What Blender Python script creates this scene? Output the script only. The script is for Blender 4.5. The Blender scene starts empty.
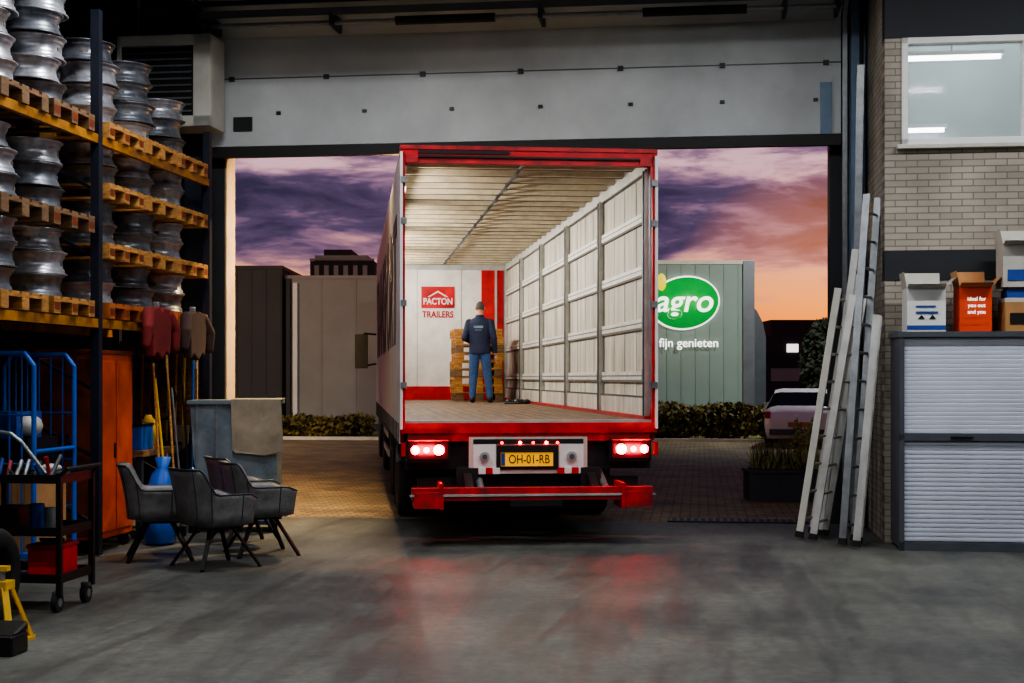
import bpy, math, random
from mathutils import Matrix, Vector
random.seed(7)
R=math.radians
scene=bpy.context.scene
def lin(c):
    o=[]
    for v in c[:3]:
        v/=255.0
        o.append(v/12.92 if v<=0.04045 else ((v+0.055)/1.055)**2.4)
    return (o[0],o[1],o[2],1)
# ---------------------------------------------------------------- materials
def pm(name,rgb,rough=0.5,metal=0.0,var=0.12,scale=4.0,bump=0.0,rgb2=None,emit=None,es=0.0,rvar=0.1,stretch=(1,1,1),trans=0.0):
    m=bpy.data.materials.new(name); m.use_nodes=True
    nt=m.node_tree; N=nt.nodes; L=nt.links
    b=N['Principled BSDF']
    tc=N.new('ShaderNodeTexCoord'); mp=N.new('ShaderNodeMapping'); mp.inputs['Scale'].default_value=stretch
    L.new(tc.outputs['Object'],mp.inputs['Vector'])
    nz=N.new('ShaderNodeTexNoise'); nz.inputs['Scale'].default_value=scale; nz.inputs['Detail'].default_value=6; nz.inputs['Roughness'].default_value=0.62
    L.new(mp.outputs['Vector'],nz.inputs['Vector'])
    cr=N.new('ShaderNodeValToRGB')
    c=lin(rgb)
    if rgb2 is None:
        a=tuple(max(0,x*(1-var*1.6)) for x in c[:3])+(1,); d=tuple(min(1,x*(1+var)) for x in c[:3])+(1,)
    else: a=lin(rgb2); d=c
    cr.color_ramp.elements[0].position=0.32; cr.color_ramp.elements[0].color=a
    cr.color_ramp.elements[1].position=0.68; cr.color_ramp.elements[1].color=d
    L.new(nz.outputs['Fac'],cr.inputs['Fac']); L.new(cr.outputs['Color'],b.inputs['Base Color'])
    mr=N.new('ShaderNodeMapRange'); mr.inputs['To Min'].default_value=max(0.02,rough-rvar); mr.inputs['To Max'].default_value=min(1,rough+rvar)
    L.new(nz.outputs['Fac'],mr.inputs['Value']); L.new(mr.outputs['Result'],b.inputs['Roughness'])
    b.inputs['Metallic'].default_value=metal
    if bump:
        bp=N.new('ShaderNodeBump'); bp.inputs['Strength'].default_value=bump; bp.inputs['Distance'].default_value=0.02
        L.new(nz.outputs['Fac'],bp.inputs['Height']); L.new(bp.outputs['Normal'],b.inputs['Normal'])
    if emit is not None:
        b.inputs['Emission Color'].default_value=lin(emit); b.inputs['Emission Strength'].default_value=es
    return m
def brickmat(name,c1,c2,mort,sc,bw,bh,ms,axes='xz',rough=0.8,bump=0.4,var=0.3):
    m=bpy.data.materials.new(name); m.use_nodes=True
    nt=m.node_tree; N=nt.nodes; L=nt.links; b=N['Principled BSDF']
    tc=N.new('ShaderNodeTexCoord'); sp=N.new('ShaderNodeSeparateXYZ'); L.new(tc.outputs['Object'],sp.inputs[0])
    cb=N.new('ShaderNodeCombineXYZ')
    L.new(sp.outputs[axes[0].upper()],cb.inputs['X']); L.new(sp.outputs[axes[1].upper()],cb.inputs['Y'])
    br=N.new('ShaderNodeTexBrick'); br.inputs['Scale'].default_value=sc
    br.inputs['Color1'].default_value=lin(c1); br.inputs['Color2'].default_value=lin(c2); br.inputs['Mortar'].default_value=lin(mort)
    br.inputs['Brick Width'].default_value=bw; br.inputs['Row Height'].default_value=bh; br.inputs['Mortar Size'].default_value=ms
    L.new(cb.outputs[0],br.inputs['Vector'])
    nz=N.new('ShaderNodeTexNoise'); nz.inputs['Scale'].default_value=1.3; nz.inputs['Detail'].default_value=7; L.new(tc.outputs['Object'],nz.inputs['Vector'])
    mr=N.new('ShaderNodeMapRange'); mr.inputs['From Min'].default_value=0.3; mr.inputs['From Max'].default_value=0.7; mr.inputs['To Min'].default_value=1-var; mr.inputs['To Max'].default_value=1.0+var*0.4
    L.new(nz.outputs['Fac'],mr.inputs['Value'])
    mx=N.new('ShaderNodeVectorMath'); mx.operation='SCALE'
    L.new(br.outputs['Color'],mx.inputs[0]); L.new(mr.outputs['Result'],mx.inputs['Scale']); L.new(mx.outputs[0],b.inputs['Base Color'])
    b.inputs['Roughness'].default_value=rough
    bp=N.new('ShaderNodeBump'); bp.inputs['Strength'].default_value=bump; bp.inputs['Distance'].default_value=0.01; bp.invert=True
    L.new(br.outputs['Fac'],bp.inputs['Height']); L.new(bp.outputs['Normal'],b.inputs['Normal'])
    return m
def floormat():
    m=bpy.data.materials.new('worn_concrete'); m.use_nodes=True
    nt=m.node_tree; N=nt.nodes; L=nt.links; b=N['Principled BSDF']
    tc=N.new('ShaderNodeTexCoord')
    n1=N.new('ShaderNodeTexNoise'); n1.inputs['Scale'].default_value=0.45; n1.inputs['Detail'].default_value=9; n1.inputs['Roughness'].default_value=0.65
    n2=N.new('ShaderNodeTexNoise'); n2.inputs['Scale'].default_value=11; n2.inputs['Detail'].default_value=9; n2.inputs['Roughness'].default_value=0.85
    mp=N.new('ShaderNodeMapping'); mp.inputs['Scale'].default_value=(2.2,0.35,1); mp.inputs['Rotation'].default_value=(0,0,0.25)
    n3=N.new('ShaderNodeTexNoise'); n3.inputs['Scale'].default_value=1.2; n3.inputs['Detail'].default_value=8; n3.inputs['Distortion'].default_value=0.6; n3.inputs['Roughness'].default_value=.65
    L.new(tc.outputs['Object'],n1.inputs['Vector']); L.new(tc.outputs['Object'],n2.inputs['Vector']); L.new(tc.outputs['Object'],mp.inputs['Vector']); L.new(mp.outputs[0],n3.inputs['Vector'])
    r1=N.new('ShaderNodeValToRGB'); e=r1.color_ramp.elements
    e[0].position=0.38; e[0].color=lin((62,64,62)); e[1].position=0.62; e[1].color=lin((98,99,92))
    L.new(n1.outputs['Fac'],r1.inputs['Fac'])
    r2=N.new('ShaderNodeMapRange'); r2.inputs['From Min'].default_value=0.3; r2.inputs['From Max'].default_value=0.7; r2.inputs['To Min'].default_value=0.45; r2.inputs['To Max'].default_value=1.5
    L.new(n2.outputs['Fac'],r2.inputs['Value'])
    r3=N.new('ShaderNodeMapRange'); r3.inputs['From Min'].default_value=0.38; r3.inputs['From Max'].default_value=0.58; r3.inputs['To Min'].default_value=0.68; r3.inputs['To Max'].default_value=1.08
    L.new(n3.outputs['Fac'],r3.inputs['Value'])
    mu=N.new('ShaderNodeMath'); mu.operation='MULTIPLY'; L.new(r2.outputs[0],mu.inputs[0]); L.new(r3.outputs[0],mu.inputs[1])
    vs=N.new('ShaderNodeVectorMath'); vs.operation='SCALE'; L.new(r1.outputs['Color'],vs.inputs[0]); L.new(mu.outputs[0],vs.inputs['Scale'])
    L.new(vs.outputs[0],b.inputs['Base Color'])
    rr=N.new('ShaderNodeMapRange'); rr.inputs['From Min'].default_value=0.35; rr.inputs['From Max'].default_value=0.65; rr.inputs['To Min'].default_value=0.42; rr.inputs['To Max'].default_value=0.62
    L.new(n3.outputs['Fac'],rr.inputs['Value']); L.new(rr.outputs[0],b.inputs['Roughness'])
    bp=N.new('ShaderNodeBump'); bp.inputs['Strength'].default_value=0.35; bp.inputs['Distance'].default_value=0.01; L.new(n2.outputs['Fac'],bp.inputs['Height']); L.new(bp.outputs[0],b.inputs['Normal'])
    return m

M={}
M['concrete']=floormat()
M['paving']=brickmat('clinker_paving',(150,128,90),(112,94,68),(56,46,36),1.0,0.22,0.11,0.012,axes='xy',rough=0.65,bump=0.3,var=0.55)
M['asphalt']=pm('asphalt',(70,66,66),0.7,0,0.2,3)
M['grass']=pm('verge_grass',(118,116,44),0.95,0,0.3,6,0.4,rgb2=(56,64,28))
M['brick']=brickmat('painted_brick',(172,164,150),(154,146,134),(124,118,108),1.0,0.21,0.064,0.006,axes='xz',rough=0.75,bump=0.6,var=0.35)
M['brickside']=brickmat('painted_brick_side',(172,164,150),(154,146,134),(124,118,108),1.0,0.21,0.064,0.006,axes='yz',rough=0.75,bump=0.6,var=0.35)
M['wallgrey']=pm('grey_wall',(74,76,78),0.8,0,0.15,2)
M['walldark']=pm('dark_wall',(34,38,44),0.7,0,0.2,2)
M['ceil']=pm('ceiling_steel',(80,82,80),0.7,0,0.15,2)
M['jamb']=pm('plaster_jamb',(176,150,120),0.8,0,0.15,3)
M['panel']=pm('door_panel_white',(184,188,190),0.5,0,0.14,0.8)
M['seal']=pm('rubber_black',(18,18,20),0.6,0,0.1,4)
M['steel']=pm('galvanised_steel',(150,154,158),0.38,0.7,0.15,8)
M['dsteel']=pm('dark_blue_steel',(44,54,70),0.5,0.3,0.2,4)
M['lbsteel']=pm('light_blue_steel',(110,130,152),0.5,0.3,0.15,4)
M['black']=pm('black_plastic',(16,16,18),0.45,0,0.1,4)
M['white']=pm('white_paint',(222,222,220),0.45,0,0.06,3)
M['offw']=pm('off_white_paint',(188,186,176),0.5,0,0.1,3)
M['rackblue']=pm('rack_blue',(22,28,44),0.5,0.1,0.2,5)
M['rackyel']=pm('rack_yellow',(190,128,34),0.5,0.1,0.2,5,rgb2=(110,68,24))
M['wood']=pm('pallet_wood',(206,150,78),0.75,0,0.3,7,0.2,rgb2=(130,84,42),stretch=(1,1,6))
M['woodold']=pm('pallet_wood_old',(142,108,74),0.8,0,0.3,7,0.2,rgb2=(86,64,44),stretch=(1,1,6))
M['woodred']=pm('pallet_wood_orange',(190,106,44),0.75,0,0.3,7,0.2,rgb2=(140,70,30))
M['rim']=pm('wheel_rim_aluminium',(170,172,180),0.32,0.6,0.35,7)
M['rimd']=pm('wheel_rim_grey',(104,108,116),0.38,0.55,0.4,7)
M['red']=pm('truck_red',(214,14,24),0.42,0,0.2,4,rgb2=(140,10,18))
M['redd']=pm('worn_red_steel',(206,36,42),0.5,0,0.25,6,0.1,rgb2=(110,18,24))
M['alu']=pm('aluminium',(190,190,186),0.4,0.5,0.12,6)
M['aluw']=pm('aluminium_lath',(214,210,202),0.5,0.1,0.14,6)
M['rib']=pm('roof_bow',(206,194,168),0.5,0.1,0.14,6)
M['board']=pm('side_board',(212,206,194),0.6,0,0.18,2.2,rgb2=(158,150,136),stretch=(1,2.5,0.4))
M['bulk']=pm('bulkhead_white',(232,228,222),0.5,0,0.1,3)
M['roofin']=pm('translucent_roof',(184,154,108),0.7,0,0.15,1.6)
M['tfloor']=pm('trailer_floor',(140,112,86),0.6,0,0.3,3,0.1,rgb2=(74,58,44),stretch=(6,0.5,1))
M['curtain']=pm('curtain_white',(176,180,188),0.6,0,0.1,2)
M['letters']=pm('curtain_letters',(30,30,38),0.5,0,0.1,2)
M['chass']=pm('chassis_black',(24,24,26),0.55,0.2,0.2,5)
M['tyre']=pm('tyre_rubber',(26,26,27),0.75,0,0.15,8)
M['tail']=pm('tail_light',(200,6,12),0.3,emit=(255,8,16),es=8.0)
M['tailhot']=pm('tail_light_core',(255,60,60),0.3,emit=(255,40,44),es=45.0)
M['refl']=pm('red_reflector',(190,14,22),0.3)
M['lens']=pm('reversing_lens',(150,150,150),0.2)
M['lamplens']=pm('flood_lens',(220,220,220),0.2,emit=(255,200,140),es=3)
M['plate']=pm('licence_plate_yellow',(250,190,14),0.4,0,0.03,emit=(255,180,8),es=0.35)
M['ink']=pm('ink_black',(14,14,16),0.5)
M['glassd']=pm('dark_glass',(14,18,22),0.08,0,0.05)
M['orange']=pm('orange_sheet',(214,82,20),0.5,0.1,0.2,3,rgb2=(160,54,14))
M['brown']=pm('rust_brown_sheet',(140,62,26),0.6,0.1,0.25,3,rgb2=(80,38,20))
M['blue']=pm('blue_tube',(24,92,190),0.4,0.1,0.12,3)
M['yellow']=pm('yellow_steel',(236,184,20),0.45,0,0.15,4)
M['chair']=pm('grey_leather',(112,110,112),0.40,0,0.25,9,0.3)
M['piping']=pm('chair_piping',(56,58,62),0.5)
M['tub']=pm('zinc_tub',(122,136,146),0.4,0.4,0.25,4)
M['hard']=pm('cardboard_sheet',(150,138,118),0.8,0,0.25,3)
M['maroon']=pm('jacket_maroon',(116,30,30),0.85,0,0.2,8,0.2)
M['jbrown']=pm('jacket_brown',(60,40,38),0.85,0,0.2,8,0.2)
M['redbox']=pm('red_plastic',(210,16,22),0.4)
M['shutter']=pm('shutter_white',(200,205,220),0.4,0.05,0.06,2)
M['cabgrey']=pm('cabinet_grey',(84,88,96),0.45,0.2,0.1,3)
M['gap']=pm('gap_shade_grey',(96,92,84),0.7)  # painted shade for wall gaps and lath undersides; grey patches on rims
M['carton']=pm('cardboard',(176,130,82),0.8,0,0.12,4)
M['orangebox']=pm('orange_carton',(226,70,26),0.6,0,0.06,4)
M['bluel']=pm('blue_print',(30,70,150),0.6)
M['tape']=pm('yellow_tape',(240,190,40),0.5)
M['bdark']=pm('clad_dark_brown',(50,48,52),0.6,0.1,0.1,1)
M['bgrey']=pm('clad_taupe',(140,138,134),0.6,0.1,0.1,0.6)
M['bsign']=pm('clad_grey_green',(116,132,126),0.55,0.1,0.08,0.6)
M['green']=pm('sign_green',(6,140,54),0.4,emit=(6,150,60),es=0.6)
M['signw']=pm('sign_white',(245,245,240),0.4,emit=(255,255,245),es=1.3)
M['leafy']=pm('sign_yellow',(220,210,40),0.4,emit=(220,210,40),es=0.6)
M['far']=pm('distant_building',(48,44,54),0.8,0,0.2,0.3)
M['carw']=pm('car_white',(230,226,226),0.25,0.1,0.03)
M['leaf']=pm('hedge_leaf',(116,100,40),0.8,0,0.3,2,rgb2=(60,58,26))
M['leafd']=pm('dark_leaf',(30,36,24),0.85,0,0.3,2)
M['reed']=pm('ornamental_grass',(150,142,80),0.8,0,0.3,2)
M['planter']=pm('planter_grey',(62,64,72),0.7,0,0.15,4)
M['skin']=pm('skin',(196,142,116),0.55,0,0.05,10)
M['hair']=pm('grey_hair',(86,76,70),0.8,0,0.3,60)
M['navy']=pm('navy_jacket',(24,34,66),0.75,0,0.2,12,0.1)
M['jeans']=pm('denim',(56,88,138),0.85,0,0.25,30,0.1)
M['shoe']=pm('work_shoe',(30,26,24),0.6)
M['lamp']=pm('lamp_tube',(255,255,255),0.4,emit=(255,250,240),es=6)
M['glintbar']=pm('reflection_bar_glow',(255,255,255),0.4,emit=(250,250,255),es=8)  # glow for the bars that imitate tube reflections in the window
M['office']=pm('office_wall',(166,180,178),0.7,0,0.05,1)
def glassmat():
    m=bpy.data.materials.new('window_glass'); m.use_nodes=True
    N=m.node_tree.nodes; L=m.node_tree.links
    b=N['Principled BSDF']; out=N['Material Output']
    b.inputs['Base Color'].default_value=lin((190,200,205)); b.inputs['Roughness'].default_value=0.05
    t=N.new('ShaderNodeBsdfTransparent'); mx=N.new('ShaderNodeMixShader'); mx.inputs[0].default_value=0.2
    L.new(t.outputs[0],mx.inputs[1]); L.new(b.outputs[0],mx.inputs[2]); L.new(mx.outputs[0],out.inputs['Surface'])
    return m
M['glass']=glassmat()

# ---------------------------------------------------------------- mesh builder
HM=Matrix.Rotation(R(-7.5),4,'Z')
TM=Matrix.Translation((0.175,14.0,0))@Matrix.Rotation(R(6.4),4,'Z')
WM=Matrix.Identity(4)
class B:
    def __init__(s): s.v=[];s.f=[];s.m=[];s.sm=[];s.mats=[]
    def mi(s,k):
        if k not in s.mats: s.mats.append(k)
        return s.mats.index(k)
    def add(s,vs,fs,k,smooth=False,X=None):
        o=len(s.v)
        for p in vs:
            p=Vector(p)
            if X is not None: p=X@p
            s.v.append(p)
        i=s.mi(k)
        for f in fs: s.f.append([a+o for a in f]); s.m.append(i); s.sm.append(smooth)
    def box(s,x0,x1,y0,y1,z0,z1,k,X=None):
        vs=[(x0,y0,z0),(x1,y0,z0),(x1,y1,z0),(x0,y1,z0),(x0,y0,z1),(x1,y0,z1),(x1,y1,z1),(x0,y1,z1)]
        s.add(vs,[(0,3,2,1),(4,5,6,7),(0,1,5,4),(1,2,6,5),(2,3,7,6),(3,0,4,7)],k,False,X)
    def cyl(s,p0,p1,r,k,r2=None,n=12,X=None,caps=True,smooth=True):
        p0=Vector(p0);p1=Vector(p1);r2=r if r2 is None else r2
        d=(p1-p0).normalized(); a=Vector((0,0,1)) if abs(d.z)<0.9 else Vector((1,0,0))
        u=d.cross(a).normalized(); w=d.cross(u)
        vs=[];fs=[]
        for i in range(n):
            t=2*math.pi*i/n; q=u*math.cos(t)+w*math.sin(t); vs+= [p0+q*r,p1+q*r2]
        for i in range(n):
            j=(i+1)%n; fs.append((2*i,2*j,2*j+1,2*i+1))
        s.add(vs,fs,k,smooth,X)
        if caps: s.add(vs,[[2*i for i in range(n)][::-1],[2*i+1 for i in range(n)]],k,False,X)
    def tube(s,pts,r,k,n=8,X=None):
        P=[Vector(p) for p in pts]
        for a,b in zip(P[:-1],P[1:]): s.cyl(a,b,r,k,n=n,X=X)
        for a in P[1:-1]: s.ball(a,(r,r,r),k,n=8,X=X)
    def ball(s,c,rad,k,n=12,X=None,smooth=True):
        c=Vector(c);vs=[];fs=[];h=max(4,n//2)
        for j in range(h+1):
            ph=math.pi*j/h
            for i in range(n):
                t=2*math.pi*i/n
                vs.append(c+Vector((rad[0]*math.sin(ph)*math.cos(t),rad[1]*math.sin(ph)*math.sin(t),rad[2]*math.cos(ph))))
        for j in range(h):
            for i in range(n):
                a=j*n+i;b_=j*n+(i+1)%n
                fs.append((a,a+n,b_+n,b_))
        s.add(vs,fs,k,smooth,X)
    def lathe(s,prof,X,k,n=28,smooth=True,closed=True):
        vs=[];fs=[];m=len(prof)
        for i in range(n):
            t=2*math.pi*i/n
            for (r,h) in prof: vs.append((r*math.cos(t),r*math.sin(t),h))
        for i in range(n):
            j=(i+1)%n
            for q in range(m if closed else m-1):
                q2=(q+1)%m
                fs.append((i*m+q,j*m+q,j*m+q2,i*m+q2))
        s.add(vs,fs,k,smooth,X)
    def prism(s,poly,axis,a,b,k,X=None):
        def mk(p,t):
            if axis=='x': return (t,p[0],p[1])
            if axis=='y': return (p[0],t,p[1])
            return (p[0],p[1],t)
        n=len(poly); vs=[mk(p,a) for p in poly]+[mk(p,b) for p in poly]
        fs=[list(range(n))[::-1],[n+i for i in range(n)]]+[(i,(i+1)%n,n+(i+1)%n,n+i) for i in range(n)]
        s.add(vs,fs,k,False,X)
    def beam(s,p0,p1,w,h,k,X=None,up=(0,0,1)):
        p0=Vector(p0);p1=Vector(p1);d=(p1-p0).normalized();u=Vector(up)
        if abs(d.dot(u))>0.98: u=Vector((0,1,0))
        a=d.cross(u).normalized()*w/2; c=a.cross(d).normalized()*h/2
        vs=[p0-a-c,p0+a-c,p0+a+c,p0-a+c,p1-a-c,p1+a-c,p1+a+c,p1-a+c]
        s.add(vs,[(0,3,2,1),(4,5,6,7),(0,1,5,4),(1,2,6,5),(2,3,7,6),(3,0,4,7)],k,False,X)
    def rings(s,rs,k,n=20,X=None):
        vs=[];fs=[]
        for (cx,cy,cz,rx,ry) in rs:
            for i in range(n):
                t=2*math.pi*i/n; vs.append((cx+rx*math.cos(t),cy+ry*math.sin(t),cz))
        for j in range(len(rs)-1):
            for i in range(n):
                a=j*n+i;b_=j*n+(i+1)%n; fs.append((a,b_,b_+n,a+n))
        fs.append(list(range(n))[::-1]); o=(len(rs)-1)*n; fs.append([o+i for i in range(n)])
        s.add(vs,fs,k,True,X)
    def build(s,name,frame=WM,parent=None,bevel=0.0,recenter=True,seg=1):
        xs=[p.x for p in s.v];ys=[p.y for p in s.v];zs=[p.z for p in s.v]
        c=Vector(((min(xs)+max(xs))/2,(min(ys)+max(ys))/2,min(zs))) if recenter else Vector((0,0,0))
        me=bpy.data.meshes.new(name); me.from_pydata([tuple(p-c) for p in s.v],[],s.f)
        for k in s.mats: me.materials.append(M[k])
        me.polygons.foreach_set('material_index',s.m); me.polygons.foreach_set('use_smooth',s.sm); me.update()
        ob=bpy.data.objects.new(name,me); scene.collection.objects.link(ob)
        if parent is None: ob.matrix_world=frame@Matrix.Translation(c)
        else:
            ob.parent=parent; ob.location=c
        if bevel:
            md=ob.modifiers.new('bevel','BEVEL'); md.width=bevel; md.segments=seg; md.limit_method='ANGLE'; md.angle_limit=R(50)
        return ob
def empty(name,mw):
    e=bpy.data.objects.new(name,None); scene.collection.objects.link(e); e.matrix_world=mw
    return e
def text(name,body,size,k,loc,parent,rot=(R(90),0,0),ext=0.004,align='CENTER',shear=0.0,off=0.0,sx=1.0):
    cu=bpy.data.curves.new(name,'FONT'); cu.body=body; cu.size=size; cu.extrude=ext; cu.align_x=align; cu.align_y='CENTER'; cu.shear=shear; cu.offset=off
    t=bpy.data.objects.new(name+'_tmp',cu); scene.collection.objects.link(t)
    dg=bpy.context.evaluated_depsgraph_get(); me=bpy.data.meshes.new_from_object(t.evaluated_get(dg))
    bpy.data.objects.remove(t)
    me.materials.clear(); me.materials.append(M[k])
    o=bpy.data.objects.new(name,me); scene.collection.objects.link(o); o.parent=parent
    o.location=loc; o.rotation_euler=rot; o.scale=(sx,1,1)
    return o
def T(x,y,z,rz=0):
    return Matrix.Translation((x,y,z))@Matrix.Rotation(rz,4,'Z')

# ---------------------------------------------------------------- hall shell (frame H)
DW=15.9
b=B(); b.box(-8,7,-6,DW,-0.2,0,'concrete'); b.build('floor',HM,recenter=False)
b=B(); b.box(-8.2,-8,-6,DW+.3,0,6.5,'wallgrey'); b.build('wall_left',HM)
b=B(); b.box(7,7.2,-6,DW+.3,0,6.5,'wallgrey'); b.build('wall_right',HM)
b=B(); b.box(-8.2,7.2,-6.2,-6,0,6.5,'wallgrey'); b.build('wall_back',HM)
b=B(); b.box(-8.2,7.2,-6.2,DW+.3,6.5,6.7,'ceil')
b.build('ceiling',HM)
b=B()
b.box(-8,-5.45,DW,DW+.3,0,6.5,'walldark'); b.box(1.44,7,DW,DW+.3,0,6.5,'walldark'); b.box(-5.45,1.44,DW,DW+.3,4.35,6.5,'walldark')
b.box(-5.45,-5.43,DW+.01,DW+.31,0,4.35,'jamb'); b.box(1.42,1.44,DW+.01,DW+.31,0,4.35,'walldark')
b.build('wall_front',HM)
for nm,x0,x1,k in (('steel_column',-5.84,-5.64,'dsteel'),('steel_column',1.62,1.77,'lbsteel')):
    b=B(); b.box(x0,x1,DW-.26,DW-.24,0,6.5,k); b.box(x0,x1,DW-.02,DW,0,6.5,k); b.box((x0+x1)/2-.01,(x0+x1)/2+.01,DW-.24,DW-.02,0,6.5,k)
    b.build(nm,HM)
# sectional door
b=B()
def sect(z0,z1,y=DW-.14,x0=-5.55,x1=1.52):
    b.box(x0,x1,y-.04,y,z0+.008,z1-.008,'panel')
b.box(-5.55,1.52,DW-.2,DW-.12,4.12,4.24,'seal')
sect(4.24,5.02); sect(5.02,5.5)
b.box(-5.55,1.52,DW-.17,DW-.11,5.0,5.04,'cabgrey')
for i in range(7):
    x=-5.3+i*1.11
    b.box(x-.03,x+.03,DW-.21,DW-.18,4.99,5.04,'black')
for i in range(7):
    x=-4.75+i*1.0
    b.box(x-.025,x+.025,DW-.2,DW-.18,4.60,4.635,'black')
b.box(-5.28,-5.06,DW-.2,DW-.18,4.42,4.58,'black')
b.box(1.3,1.42,DW-.21,DW-.18,4.24,4.8,'lbsteel')
b.box(-5.55,1.52,-.04,0,0.01,.45,'panel',X=Matrix.Translation((0,DW-.14,5.5))@Matrix.Rotation(R(48),4,'X'))
for i in range(5):
    y1=DW-.5-i*.6; b.box(-5.55,1.52,y1-.59,y1,5.82,5.86,'panel')
    b.box(-5.55,1.52,y1-.04,y1-.0,5.78,5.82,'dsteel')
for x in (-5.585,1.555):
    b.box(x-.025,x+.025,DW-.26,DW-.2,0,5.5,'steel'); b.beam((x,DW-.23,5.5),(x,DW-.55,5.78),.05,.06,'steel'); b.box(x-.025,x+.025,DW-3.6,DW-.55,5.75,5.81,'steel')
b.build('sectional_door',HM)
b=B(); b.cyl((-5.5,DW-.6,5.52),(1.5,DW-.6,5.52),.028,'steel'); b.cyl((-3.3,DW-.6,5.52),(-2.2,DW-.6,5.52),.05,'seal'); b.cyl((-.6,DW-.6,5.52),(.5,DW-.6,5.52),.05,'seal')
b.box(-5.5,1.5,DW-.72,DW-.70,5.58,5.66,'cabgrey')
for x in (-5.4,-4.0,-1.7,.9,1.45): b.box(x-.02,x+.02,DW-.72,DW-.3,5.47,5.62,'dsteel')
b.build('torsion_spring_shaft',HM)
b=B(); b.cyl((1.72,DW-.32,0),(1.72,DW-.32,6.4),.02,'seal'); b.build('wall_conduit',HM)
# heater
b=B(); x0,x1,y0,y1,z0,z1=-6.42,-5.34,15.12,15.58,4.38,5.4
b.box(x0,x1,y0+.03,y1,z0,z1,'offw')
b.box(x0+.05,x1-.2,y0,y0+.03,z0+.12,z1-.12,'black')
for i in range(11):
    z=z0+.16+i*.072; b.add([(x0+.07,y0-.02,z),(x1-.22,y0-.02,z),(x1-.22,y0+.02,z+.05),(x0+.07,y0+.02,z+.05)],[(0,1,2,3)],'steel')
for (a,c) in ((x0,x0+.05),(x1-.2,x1)): b.box(a,c,y0-.02,y0+.03,z0,z1,'offw')
b.box(x0,x1,y0-.02,y0+.03,z0,z0+.12,'offw'); b.box(x0,x1,y0-.02,y0+.03,z1-.12,z1,'offw')
for x in (x0+.1,x1-.1): b.beam((x,y1-.1,z1),(x,y1-.1,6.5),.03,.03,'steel')
b.build('unit_heater',HM,bevel=.006)
b=B(); b.box(-.35,1.4,DW-.02,DW+.35,0.0,0.012,'chass')
for i in range(22): b.box(-.33+i*.08,-.30+i*.08,DW,DW+.33,.012,.016,'cabgrey')
b.build('drain_grate',HM)

# ---------------------------------------------------------------- pallets / rack
def pallet(b,x0,y0,z0,L,W,k,X=None):
    def bx(a0,a1,c0,c1,z_0,z_1): b.box(x0+a0,x0+a1,y0+c0,y0+c1,z0+z_0,z0+z_1,k,X)
    g=(W-5*.12)/4
    for i in range(5): bx(0,L,i*(.12+g),i*(.12+g)+.12,.122,.144)
    for a in (0,L/2-.07,L-.145): bx(a,a+.145,0,W,.1,.122)
    for a in (0,L/2-.07,L-.145):
        for c in (0,W/2-.06,W-.12): bx(a,a+.145,c,c+.12,.022,.1)
    for c in (0,W/2-.06,W-.12): bx(0,L,c,c+.12,0,.022)
rimprof=[(.280,0),(.291,.006),(.288,.014),(.270,.02),(.266,.045),(.262,.055),(.252,.062),(.248,.13),(.258,.14),(.266,.155),(.270,.180),(.288,.186),(.291,.194),(.280,.2),
 (.262,.192),(.245,.16),(.240,.14),(.226,.125),(.12,.13),(.10,.145),(.088,.145),(.088,.13),(.2,.105),(.230,.09),(.232,.06),(.252,.03),(.262,.008)]
XA=-5.3
def rims_level(y0,z0,layers,n=3,k='rim',pw='wood',step=.9):
    b=B()
    for i in range(n):
        yy=y0+.04+i*step; ly_n=layers[i] if isinstance(layers,(list,tuple)) else layers
        pallet(b,XA-1.2,yy,z0,1.2,.8,pw)
        if i%2==0:
            for c in (0,.34,.68): b.box(XA,XA+.002,yy+c+.01,yy+c+.11,z0+.03,z0+.095,'brown')
        for ly in range(ly_n):
            for xx in (XA-.40,XA-.98):
                jx=random.uniform(-.03,.012); jy=random.uniform(-.05,.05)
                kk=k if random.random()<.6 else ('rimd' if k=='rim' else 'rim')
                X=T(xx+jx,yy+.4+jy,z0+.144+ly*.2,random.uniform(0,1))
                b.lathe(rimprof,X,kk,n=30)
                for q in range(8):
                    a=q*math.pi/4; b.cyl((.15*math.cos(a),.15*math.sin(a),.128),(.15*math.cos(a),.15*math.sin(a),.133),.014,'black',n=6,X=X)
                for q in range(3):
                    a=q*2.1; X2=X@Matrix.Rotation(a,4,'Z'); b.box(.247,.252,-.03,.03,.08,.11,'gap',X=X2)
    b.build('pallet_of_wheel_rims',HM)
Y2=12.27;Y1=9.35
rims_level(Y2,2.14,2,k='rimd',pw='woodred'); rims_level(Y2,2.684,2,k='rim',pw='wood'); rims_level(Y2,3.228,2,k='rim',pw='wood'); rims_level(Y2,3.78,(4,4,3),k='rim',pw='wood')
rims_level(Y1,2.14,3,k='rimd',pw='wood'); rims_level(Y1,2.884,3,k='rimd',pw='woodold'); rims_level(Y1,3.78,5,k='rim',pw='woodold')
b=B()
for y in (9.2,12.16,15.06):
    for x in (XA-.06,XA-1.1):
        b.box(x-.04,x+.04,y-.04,y+.04,0,4.9 if y<15 else 4.3,'rackblue'); b.box(x-.07,x+.07,y-.06,y+.06,0,.01,'steel')
    for i in range(7):
        z=.3+i*.6; b.beam((XA-.1,y,z),(XA-1.06,y,z+.5),.03,.03,'rackblue')
for (ya,yb) in ((9.24,12.12),(12.2,15.02)):
    for z in (2.05,3.70):
        for x in (XA-.05,XA-1.15):
            b.box(x-.025,x+.025,ya,yb,z,z+.08,'rackyel')
b.build('pallet_rack',HM)

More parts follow.
